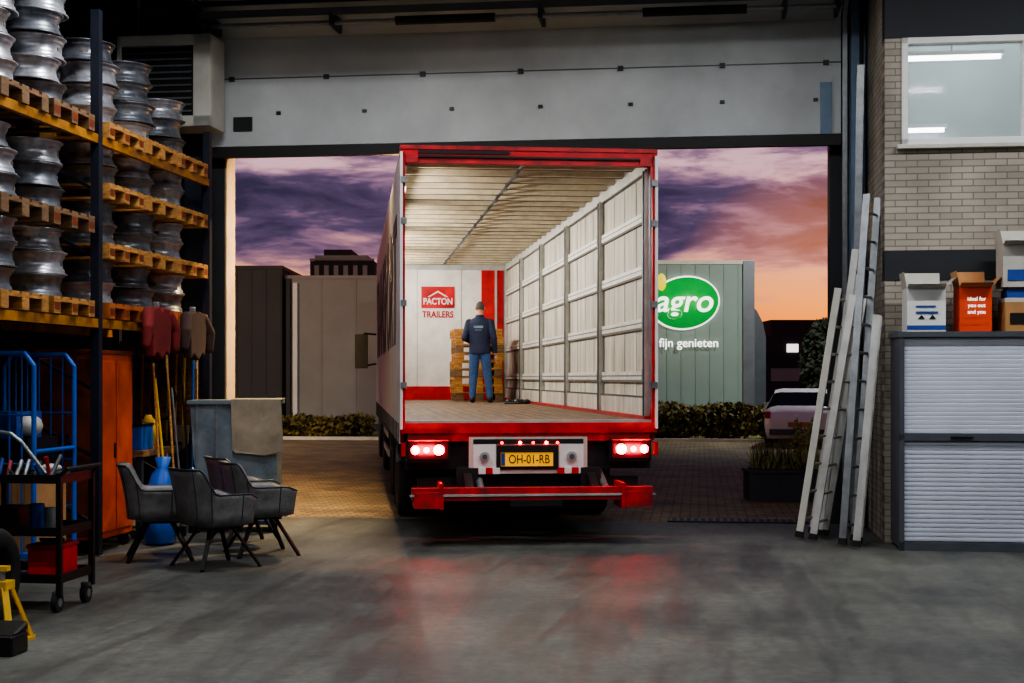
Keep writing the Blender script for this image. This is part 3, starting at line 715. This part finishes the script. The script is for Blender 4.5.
b=B()
b.box(-1.26,1.26,.05,13.6,3.85,3.87,'roofin')
for sx in (-1,1): b.box(sx*1.235-.035,sx*1.235+.035,.1,13.55,3.68,3.85,'alu')
for i in range(26):
    y=.3+i*.52; b.box(-1.2,1.2,y,y+.06,3.78,3.835,'rib'); b.box(-1.2,1.2,y+.06,y+.08,3.775,3.84,'chass')  # black strip behind each bow is its shadow, painted in
b.box(-.02,.02,.2,13.3,3.768,3.775,'cabgrey')
for i in range(25):
    y=.3+i*.52; s_=1 if i%2 else -1
    b.beam((-.04*s_,y+.02,3.765),(.04*s_,y+.54,3.765),.008,.008,'black')
b.build('roof',parent=TK)
b=B()
b.box(-1.25,1.25,13.5,13.6,1.1,3.85,'bulk'); b.box(-1.22,1.22,13.47,13.5,1.18,1.44,'red'); b.box(.74,1.22,13.47,13.5,1.44,3.75,'red'); b.box(1.0,1.04,13.44,13.47,1.2,3.7,'alu')
b.box(-1.22,-.95,13.47,13.5,1.44,3.75,'red'); b.box(-1.22,1.22,13.46,13.5,3.68,3.78,'alu')
for x in (-.5,0.35): b.box(x,x+.006,13.495,13.5,1.44,3.68,'cabgrey')
b.box(-.42,.22,13.48,13.5,2.95,3.36,'red')
b.prism([(-.30,3.16),(-.1,3.28),(.1,3.16),(.06,3.16),(-.1,3.25),(-.26,3.16)],'y',13.475,13.48,'bulk')
b.build('bulkhead',parent=TK)
text('logo_name','PACTON',.17,'white',(-.1,13.475,3.07),TK,ext=.002,off=.004,sx=.82)
text('logo_trailers','TRAILERS',.17,'red',(-.1,13.49,2.82),TK,ext=.002,off=.005,sx=.85)
b=B(); b.box(-1.275,-1.262,.15,13.5,.95,3.72,'curtain')
for i in range(26): b.box(-1.285,-1.275,.4+i*.52,.43+i*.52,.9,1.15,'black')
b.build('curtain_left',parent=TK)
text('curtain_text','TRANSPORT',1.9,'letters',(-1.28,6.8,2.55),TK,rot=(R(90),0,R(-90)),ext=.002,off=.02,sx=1.1)
b=B(); b.box(1.262,1.275,.15,13.5,.95,3.72,'curtain'); b.box(1.257,1.262,.15,13.5,1.2,3.7,'gap')
nb=5;bl=13.3/nb
for i in range(nb+1):
    y=.18+i*bl if i<nb else 13.42
    b.box(1.18,1.235,y-.045,y+.045,1.18,3.7,'alu'); b.box(1.165,1.18,y-.015,y+.015,1.2,3.68,'cabgrey')
for i in range(nb):
    y0=.23+i*bl;y1=y0+bl-.1
    npl=4
    for j in range(npl):
        ya=y0+(y1-y0)*j/npl; yb_=y0+(y1-y0)*(j+1)/npl-.035
        b.box(1.238,1.256,ya,yb_,1.2,3.66,'board')
    for z in (1.58,2.12,2.66,3.2):
        b.box(1.21,1.235,y0,y1,z,z+.09,'aluw'); b.box(1.205,1.21,y0,y1,z+.04,z+.05,'cabgrey'); b.box(1.212,1.236,y0,y1,z-.025,z,'gap')  # last strip paints the shade under each lath
        b.box(1.17,1.215,y0-.03,y0+.02,z-.02,z+.11,'cabgrey')
    b.box(1.2,1.236,y0,y1,1.2,1.42,'board')
    b.box(1.196,1.2,y0,y1,1.4,1.42,'cabgrey')
b.box(1.16,1.24,.1,13.45,1.18,1.22,'redd')
b.build('side_wall_right',parent=TK)
b=B()
for i in range(4): b.box(-1.198,-1.17,1.3+i*3.1,3.2+i*3.1,3.60,3.64,'lamp')  # glowing strips added out of view to brighten the trailer interior
b.build('fill_strips',parent=TK)
for i,(y,en) in enumerate(((2.0,44),(5.2,58),(8.4,66),(11.65,70))):  # unseen fill lights added for the trailer walls and ceiling
    li=bpy.data.lights.new('trailer_fill_%d'%i,'AREA'); li.shape='RECTANGLE'; li.size=.05; li.size_y=2.4; li.energy=en; li.color=(1,.95,.86)
    lo=bpy.data.objects.new('trailer_fill_%d'%i,li); scene.collection.objects.link(lo); lo.parent=TK; lo.location=(-1.16,y,3.60); lo.rotation_euler=(0,R(-62),0)
b=B()
b.box(-1.2,1.2,.0,.25,.98,1.06,'redd')
b.box(-1.22,1.22,.08,.16,.70,1.0,'chass')
for sx in (-1,1):
    xa=sx*1.0
    b.box(xa-.21,xa+.21,-.04,.1,.78,1.01,'chass'); b.box(xa-.19,xa+.19,-.06,-.04,.81,.985,'black')
    b.box(sx*1.245-.02,sx*1.245+.02,-.1,-.04,.84,.97,'refl')
    for j,(o,k,r) in enumerate(((.13,'tail',.042),(.02,'lens',.030),(-.10,'tail',.052))):
        b.cyl((xa+sx*o,-.085,.90),(xa+sx*o,-.05,.90),r,k,n=20)
    b.cyl((xa-sx*.10,-.09,.90),(xa-sx*.10,-.083,.90),.028,'tailhot',n=16); b.cyl((xa+sx*.13,-.09,.9),(xa+sx*.13,-.083,.9),.02,'tailhot',n=16)
    b.box(xa-.2,xa+.2,-.07,-.05,.985,1.0,'redd'); 
b.box(-.6,.57,-.02,.08,.66,1.02,'offw'); b.box(-.56,.53,-.03,-.02,.955,1.0,'chass')
b.box(-.56,-.34,-.035,-.02,.70,.95,'white'); b.box(.29,.53,-.035,-.02,.70,.95,'white')
b.box(-.33,.28,-.03,-.02,.70,.94,'chass')
for x in (-.45,.41): b.cyl((x,-.06,.83),(x,-.035,.83),.05,'alu',n=20); b.cyl((x,-.07,.83),(x,-.06,.83),.025,'cabgrey',n=12)
for x in (-.28,-.1,.03,.16,.27): b.cyl((x,-.05,.965),(x,-.03,.965),.014,'tailhot' if x in (-.1,.16) else 'tail',n=10)
for x0 in (-.58,.27):
    for j in range(4): b.box(x0+j*.07,x0+.07+j*.07,-.045,-.035,.66,.72,'white' if j%2 else 'refl')
b.box(-.29,.225,-.05,-.03,.735,.87,'plate'); b.box(-.29,-.25,-.052,-.05,.74,.865,'bluel')
b.box(-.29,.225,-.06,-.03,.87,.885,'black')
b.box(-1.18,1.13,-.5,-.38,.44,.56,'redd'); b.box(-1.14,1.1,-.38,-.05,.50,.53,'red'); b.box(-1.2,1.15,-.52,-.5,.48,.50,'alu')
b.box(-1.16,-.92,-.53,-.2,.37,.52,'redd'); b.box(.86,1.12,-.53,-.2,.37,.52,'redd')
b.box(-.92,-.88,-.52,-.1,.36,.6,'red'); b.box(.82,.86,-.52,-.1,.36,.6,'red')
b.box(-.25,.25,-.5,-.38,.38,.44,'chass'); b.cyl((-.8,-.3,.46),(.8,-.3,.46),.03,'steel')
for x in (-.62,.6):
    b.beam((x,-.35,.5),(x,.5,.85),.08,.1,'chass'); b.cyl((x+.12,-.3,.5),(x+.12,.6,.8),.035,'steel')
    b.box(x-.1,x+.1,-.06,.1,.52,.72,'chass')
b.box(-1.1,1.1,.1,.2,.52,.62,'chass')
for sx in (-1,1): b.box(sx*1.05-.2,sx*1.05+.2,3.38,3.41,.18,.95,'black')
b.build('rear_bumper',parent=TK,bevel=.004)
for i,sx in enumerate((-1,1)):
    li=bpy.data.lights.new('tail_lamp_%d'%i,'AREA'); li.shape='RECTANGLE'; li.size=.3; li.size_y=.08; li.energy=9; li.color=(1,.03,.05)
    lo=bpy.data.objects.new('tail_lamp_%d'%i,li); scene.collection.objects.link(lo); lo.parent=TK; lo.location=(sx*1.0,-.10,.90); lo.rotation_euler=(R(90),0,0)
text('plate_text','OH-01-RB',.12,'ink',(-.012,-.053,.80),TK,ext=.001,off=.001,sx=.78)
def wheel(b,x,y,sx,r=.5,dual=False):
    for o in ((0,) if not dual else (0,-.34*sx)):
        X=Matrix.Translation((x+o,y,r))@Matrix.Rotation(R(90),4,'Y')
        b.lathe([(rr*r/.5,h) for rr,h in tyreprof],X,'tyre',n=40)
        for h in (-.07,0,.07): b.lathe([(r*1.0-.01,h-.008),(r+.002,h-.006),(r+.002,h+.006),(r-.01,h+.008)],X,'chass',n=40)
        b.lathe([(.0,.04*sx),(.12,.04*sx),(.13,.02*sx),(.24,.0),(.27,.05*sx),(.29,.12*sx),(.295,.13*sx),(.295,-.13*sx),(.25,-.1*sx),(.24,-.03*sx),(0,-.03*sx)],X,'rim',n=32,closed=False)
b=B()
for y in (2.75,4.06,5.37):
    for sx in (-1,1): wheel(b,sx*1.07,y,sx)
    b.cyl((-1,y,.5),(1,y,.5),.075,'chass')
    for sx in (-1,1):
        b.beam((sx*.5,y-.5,.8),(sx*.5,y+.1,.5),.1,.08,'chass'); b.cyl((sx*.5,y+.35,.5),(sx*.5,y+.35,.75),.13,'black')
        for i in range(6):
            a0=R(20+i*24);a1=R(44+i*24); b.beam((sx*1.07,y+.56*math.cos(a0),.5+.56*math.sin(a0)),(sx*1.07,y+.56*math.cos(a1),.5+.56*math.sin(a1)),.34,.012,'black')
for y in (11.0,14.95):
    for sx in (-1,1): wheel(b,sx*1.05,y,sx,r=.5,dual=(y<12))
b.cyl((-1,11.0,.5),(1,11.0,.5),.08,'chass'); b.cyl((-1,14.95,.5),(1,14.95,.5),.06,'chass')
b.build('wheels',parent=TK)
b=B()
for sx in (-1,1):
    b.box(sx*.8-.05,sx*.8+.05,9.2,9.3,.15,1.0,'chass'); b.box(sx*.8-.12,sx*.8+.12,9.12,9.38,.02,.06,'chass'); b.box(sx*.8-.04,sx*.8+.04,9.21,9.29,.05,.2,'steel')
    for z in (.5,.75): b.box(sx*1.22-.015,sx*1.22+.015,6.1,9.0,z,z+.09,'alu')
    for y in (6.4,8.7): b.box(sx*1.2-.02,sx*1.2+.02,y,y+.05,.5,1.0,'chass')
    b.box(sx*.42-.05,sx*.42+.05,10,16,.7,.9,'chass')
b.box(-1.1,-.6,12.2,13.3,.45,.9,'alu'); b.box(.6,1.1,12.2,13.3,.45,.9,'alu')
b.build('landing_gear',parent=TK)
b=B()
prof=[(14.05,1.0),(16.1,1.0),(16.35,1.1),(16.3,1.9),(16.05,2.9),(15.7,3.5),(14.5,3.65),(14.05,3.6)]
b.prism(prof,'x',-1.22,1.22,'white')
b.box(-1.1,1.1,16.2,16.45,.45,1.3,'cabgrey'); b.prism([(16.22,1.95),(16.34,1.95),(16.12,2.8),(16.0,2.8)],'x',-1.1,1.1,'glassd')
for sx in (-1,1):
    b.prism([(14.9,1.9),(16.1,1.9),(15.9,2.65),(14.9,2.65)],'x',sx*1.215,sx*1.235,'glassd')
    b.box(sx*1.55-.13,sx*1.55+.13,15.55,15.68,1.8,2.5,'ink')
    b.tube([(sx*1.2,15.75,2.5),(sx*1.5,15.65,2.52)],.02,'black'); b.tube([(sx*1.2,15.75,1.9),(sx*1.5,15.65,1.85)],.02,'black')
    b.box(sx*1.1-.14,sx*1.1+.14,14.3,15.6,.95,1.05,'black')
b.build('tractor_cab',parent=TK,bevel=.03,seg=2)
b=B()
for i in range(9):
    dx=random.uniform(-.02,.02);dy=random.uniform(-.02,.02)
    pallet(b,.08+dx,11.4+dy,1.183+i*.144,.86,1.2,'wood' if i%3 else 'woodold')
b.build('pallet_stack',TM)
b=B(); 
for i in range(5): b.ball((.78+.07*i,8.9+.05*(i%2),1.22),(.07,.06,.04),'black',n=8)
b.tube([(.7,8.85,1.195),(.9,8.75,1.2),(1.1,8.95,1.2),(1.1,9.2,1.2)],.018,'black')
b.build('cargo_straps',TM)

# ---------------------------------------------------------------- man
def man():
    b=B()
    k='navy'
    def limb(pts,rad):
        for (p,q),(r,s_) in zip(zip(pts[:-1],pts[1:]),zip(rad[:-1],rad[1:])): b.cyl(p,q,r,k,r2=s_,n=16)
        for p,r in zip(pts,rad): b.ball(p,(r,r,r),k,n=14)
    b.rings([(0,0,.84,.172,.125),(0,0,.86,.19,.138),(0,0,.92,.19,.138),(0,0,1.02,.18,.128),(0,0.0,1.14,.188,.13),(0,.0,1.27,.208,.132),(0,.0,1.38,.208,.125),(0,.005,1.44,.165,.11),(0,.01,1.475,.10,.09)],k,n=28)
    b.rings([(0,.015,1.45,.072,.07),(0,.02,1.50,.062,.066),(0,.03,1.58,.056,.062)],k)
    limb([(-.09,0,.86),(-.11,.03,.48),(-.13,-.01,.10)],[.1,.072,.056])
    limb([(.09,0,.86),(.13,.05,.48),(.17,.04,.10)],[.1,.072,.056])
    b.ball((-.13,.05,.045),(.05,.13,.05),k); b.ball((.17,.10,.045),(.05,.13,.05),k); b.ball((-.13,-.03,.05),(.045,.06,.055),k); b.ball((.17,.02,.05),(.045,.06,.055),k)
    limb([(-.185,0,1.385),(-.26,-.05,1.12),(-.16,.17,1.05)],[.072,.058,.042])
    limb([(.185,0,1.385),(.255,-.03,1.11),(.265,.06,.86)],[.072,.058,.042])
    def hand(wr,fd,pn,th):
        wr=Vector(wr);fd=Vector(fd).normalized();sd=Vector(pn).normalized()
        c=wr+fd*.05
        b.ball(c,(.03+.012*abs(sd.x),.03+.012*abs(sd.y),.045),k,n=12)
        cu=fd.cross(sd)*th
        for i,L in enumerate((.062,.072,.067,.052)):
            s0=wr+fd*.085+sd*(-.033+.022*i); s1=s0+fd*L*.55; s2=s1+(fd+cu*.8).normalized()*L*.5
            for p,q in ((s0-fd*.03,s1),(s1,s2)): b.cyl(p,q,.009,k,n=8)
            for p in (s1,s2): b.ball(p,(.009,)*3,k,n=8)
        t0=wr+fd*.03-sd*.025; t1=t0-sd*.025+fd*.03; t2=t1+fd*.03+cu*.012
        b.cyl(t0,t1,.013,k,n=8); b.cyl(t1,t2,.011,k,n=8); b.ball(t1,(.012,)*3,k,n=8); b.ball(t2,(.011,)*3,k,n=8)
    hand((.267,.075,.83),(0,.15,-1),(0,-1,-.1),-1)
    hand((-.13,.21,1.05),(.75,.7,.05),(0,0,-1),1)
    H=Matrix.Translation((0,.045,1.645))@Matrix.Rotation(R(-14),4,'X')
    b.ball((0,0,.02),(.076,.096,.1),k,n=20,X=H); b.ball((0,.022,-.045),(.06,.07,.07),k,n=16,X=H)
    b.ball((0,.075,-.09),(.025,.02,.02),k,X=H); b.cyl((0,.09,.015),(0,.112,-.022),.009,k,r2=.015,X=H); b.ball((0,.11,-.024),(.015,.013,.012),k,X=H)
    b.ball((0,.088,-.055),(.026,.012,.008),k,X=H); b.ball((0,.085,.035),(.05,.014,.01),k,X=H)
    for sx in (-1,1): b.ball((sx*.078,-.005,-.005),(.012,.02,.032),k,X=H)
    b.rings([(0,.01,1.46,.088,.085),(0,.015,1.52,.078,.08)],k)
    tmp=b.build('tmp_man',WM,recenter=False)
    md=tmp.modifiers.new('r','REMESH'); md.mode='VOXEL'; md.voxel_size=.0065; md.use_smooth_shade=True
    sm=tmp.modifiers.new('s','SMOOTH'); sm.factor=.5; sm.iterations=3
    dg=bpy.context.evaluated_depsgraph_get(); me=bpy.data.meshes.new_from_object(tmp.evaluated_get(dg)); bpy.data.objects.remove(tmp)
    me.materials.clear()
    for kk in ('navy','jeans','shoe','skin','hair'): me.materials.append(M[kk])
    Hi=H.inverted()
    for p in me.polygons:
        c=p.center; i=0
        if c.z<.085: i=2
        elif c.z<.845 and not (c.x>.2 and c.z>.6): i=1
        if c.x>.2 and c.z<.855 and c.z>.6: i=3
        if c.y>.195 and 0.95<c.z<1.16 : i=3
        if c.z>1.525:
            h=Hi@c; i=3
            if (h.z>.05) or (h.y<.0 and h.z>-.045 and abs(h.x)<.078) or (abs(h.x)<.07 and h.y<.03 and h.z>.02): i=4
        p.material_index=i; p.use_smooth=True
    o=bpy.data.objects.new('man',me); scene.collection.objects.link(o)
    o.matrix_world=Matrix.Translation((-.55,24.25,1.183))@Matrix.Rotation(R(-8),4,'Z')@Matrix.Scale(.98,4)
    e=B()
    for sx in (-1,1): e.ball((sx*.03,.088,.01),(.011,.008,.008),'white',n=10,X=H); e.ball((sx*.03,.095,.01),(.005,.004,.005),'ink',n=8,X=H)
    e.box(-.08,.08,-.143,-.136,1.29,1.33,'lbsteel'); e.box(-.06,.06,-.143,-.136,1.25,1.262,'lbsteel'); 
    e.box(-.08,.10,.25,.27,1.02,1.24,'white')
    e.build('eyes_and_print',parent=o)
    return o
man()

# ---------------------------------------------------------------- lights
def area(name,loc,rot,sx,sy,en,col,frame=HM,parent=None):
    li=bpy.data.lights.new(name,'AREA'); li.shape='RECTANGLE'; li.size=sx; li.size_y=sy; li.energy=en; li.color=col
    o=bpy.data.objects.new(name,li); scene.collection.objects.link(o)
    if parent: o.parent=parent; o.location=loc; o.rotation_euler=rot
    else: o.matrix_world=frame@Matrix.Translation(loc)@Matrix.Rotation(rot[2],4,'Z')@Matrix.Rotation(rot[1],4,'Y')@Matrix.Rotation(rot[0],4,'X')
    return o
for (x,y,en) in ((-3.8,11.6,135),(.4,11.2,95),(4.0,11.2,125),(-4.4,6.5,90),(-1.2,6.0,60),(3.0,6.0,80),(-1.2,0.5,45),(3.0,.5,45)):
    b=B(); b.box(x-.75,x+.75,y-.09,y+.09,6.08,6.14,'white'); b.box(x-.72,x+.72,y-.05,y+.05,6.05,6.08,'lamp')
    for dx in (-.5,.5): b.cyl((x+dx,y,6.14),(x+dx,y,6.49),.008,'steel',n=6)
    o=b.build('fluorescent_lamp',HM)
    area('tube_light',(0,0,-.03),(0,0,0),1.4,.15,en,(.97,.98,1.0),parent=o)
area('office_fill',(3.0,15.1,6.2),(0,0,0),1.5,.5,50,(.9,.97,1.0))  # fill light added to brighten the room behind the window
b=B(); b.box(-3.7,-3.3,DW+.32,DW+.5,4.7,4.9,'black'); b.box(-3.68,-3.32,DW+.4,DW+.5,4.66,4.70,'lamplens'); b.box(-3.55,-3.45,DW+.3,DW+.32,4.6,5.0,'steel'); b.build('facade_floodlight',HM)
area('flood',(-3.5,DW+.6,4.62),(R(36),0,0),.4,.2,900,(1,.72,.38))
b=B(); b.cyl((-14,30,0),(-14,30,7),.08,'steel',r2=.05); b.beam((-14,30,7),(-12.8,30,7.2),.06,.06,'steel'); b.box(-13.0,-12.4,29.85,30.15,7.15,7.25,'cabgrey'); b.build('street_lamp',WM)
area('street_light',(-12.7,30,7.1),(R(25),R(15),0),.5,.2,1900,(1,.86,.66),frame=WM)
b=B(); b.cyl((10.5,36,0),(10.5,36,7.5),.08,'steel',r2=.05); b.beam((10.5,36,7.5),(9.3,36,7.7),.06,.06,'steel'); b.box(8.9,9.5,35.85,36.15,7.65,7.75,'cabgrey'); b.build('street_lamp',WM)
area('street_light',(9.2,36,7.6),(R(28),R(-15),0),.5,.2,1100,(.9,1.0,.92),frame=WM)

# ---------------------------------------------------------------- world: dusk sky with purple cloud banks
w=bpy.data.worlds.new('dusk_sky'); scene.world=w; w.use_nodes=True
N=w.node_tree.nodes; L=w.node_tree.links; bg=N['Background']
tc=N.new('ShaderNodeTexCoord'); sp=N.new('ShaderNodeSeparateXYZ'); L.new(tc.outputs['Generated'],sp.inputs[0])
def ramp(stops,lc=True):
    r=N.new('ShaderNodeValToRGB'); el=r.color_ramp.elements
    f=(lambda c: lin(c)) if lc else (lambda c:(c,c,c,1))
    el[0].position=stops[0][0]; el[0].color=f(stops[0][1]); el[1].position=stops[-1][0]; el[1].color=f(stops[-1][1])
    for p,c in stops[1:-1]:
        e=el.new(p); e.color=f(c)
    return r
rc=ramp([(0.0,(250,110,20)),(.035,(246,130,40)),(.055,(240,152,84)),(.08,(226,158,132)),(.11,(204,150,158)),(.15,(224,176,186)),(.2,(140,114,146)),(.4,(52,54,90)),(1.0,(22,28,54))])
L.new(sp.outputs['Z'],rc.inputs['Fac'])
rb=ramp([(0,0.0),(.045,0.15),(.07,.42),(.095,.8),(.13,.95),(.145,.45),(.158,.45),(.18,.9),(1,.9)],False)
L.new(sp.outputs['Z'],rb.inputs['Fac'])
mp=N.new('ShaderNodeMapping'); mp.inputs['Scale'].default_value=(11,4,48); mp.inputs['Rotation'].default_value=(0,R(3),0); mp.inputs['Location'].default_value=(5.3,1.0,2.2); L.new(tc.outputs['Generated'],mp.inputs['Vector'])
nz=N.new('ShaderNodeTexNoise'); nz.inputs['Scale'].default_value=1.0; nz.inputs['Detail'].default_value=9; nz.inputs['Roughness'].default_value=.58; nz.inputs['Distortion'].default_value=.35; L.new(mp.outputs[0],nz.inputs['Vector'])
m1=N.new('ShaderNodeMath'); m1.operation='MULTIPLY_ADD'; m1.inputs[1].default_value=.42; m1.inputs[2].default_value=-.20; L.new(rb.outputs['Color'],m1.inputs[0])
m2=N.new('ShaderNodeMath'); m2.operation='ADD'; L.new(m1.outputs[0],m2.inputs[0]); L.new(nz.outputs['Fac'],m2.inputs[1])
cr=ramp([(.44,0.0),(.54,.8),(.64,1.0)],False); L.new(m2.outputs[0],cr.inputs['Fac'])
cc=ramp([(.45,(166,118,138)),(.56,(114,88,118)),(.64,(88,72,100)),(.78,(60,52,76))]); L.new(m2.outputs[0],cc.inputs['Fac'])
mx=N.new('ShaderNodeMix'); mx.data_type='RGBA'; L.new(cr.outputs['Color'],mx.inputs['Factor']); L.new(rc.outputs['Color'],mx.inputs['A']); L.new(cc.outputs['Color'],mx.inputs['B'])
dp=N.new('ShaderNodeVectorMath'); dp.operation='DOT_PRODUCT'; dp.inputs[1].default_value=Vector((.22,.97,.035)).normalized(); L.new(tc.outputs['Generated'],dp.inputs[0])
gr=N.new('ShaderNodeMapRange'); gr.inputs['From Min'].default_value=.993; gr.inputs['From Max'].default_value=1.0; gr.inputs['To Max'].default_value=.5; L.new(dp.outputs['Value'],gr.inputs['Value'])
ad=N.new('ShaderNodeMix'); ad.data_type='RGBA'; ad.blend_type='ADD'; L.new(gr.outputs[0],ad.inputs['Factor']); L.new(mx.outputs['Result'],ad.inputs['A']); ad.inputs['B'].default_value=(1.0,.30,.04,1)
L.new(ad.outputs['Result'],bg.inputs['Color']); bg.inputs['Strength'].default_value=.95

# ---------------------------------------------------------------- camera
cam=bpy.data.cameras.new('camera'); co=bpy.data.objects.new('camera',cam); scene.collection.objects.link(co)
cam.lens=50; cam.sensor_width=36; cam.shift_y=36.5/1024; co.location=(0,0,1.6); co.rotation_euler=(R(90),0,0); cam.clip_end=500
scene.camera=co
try: scene.view_settings.look='AgX - Medium High Contrast'
except Exception as ex: print(ex)
scene.view_settings.exposure=0.25
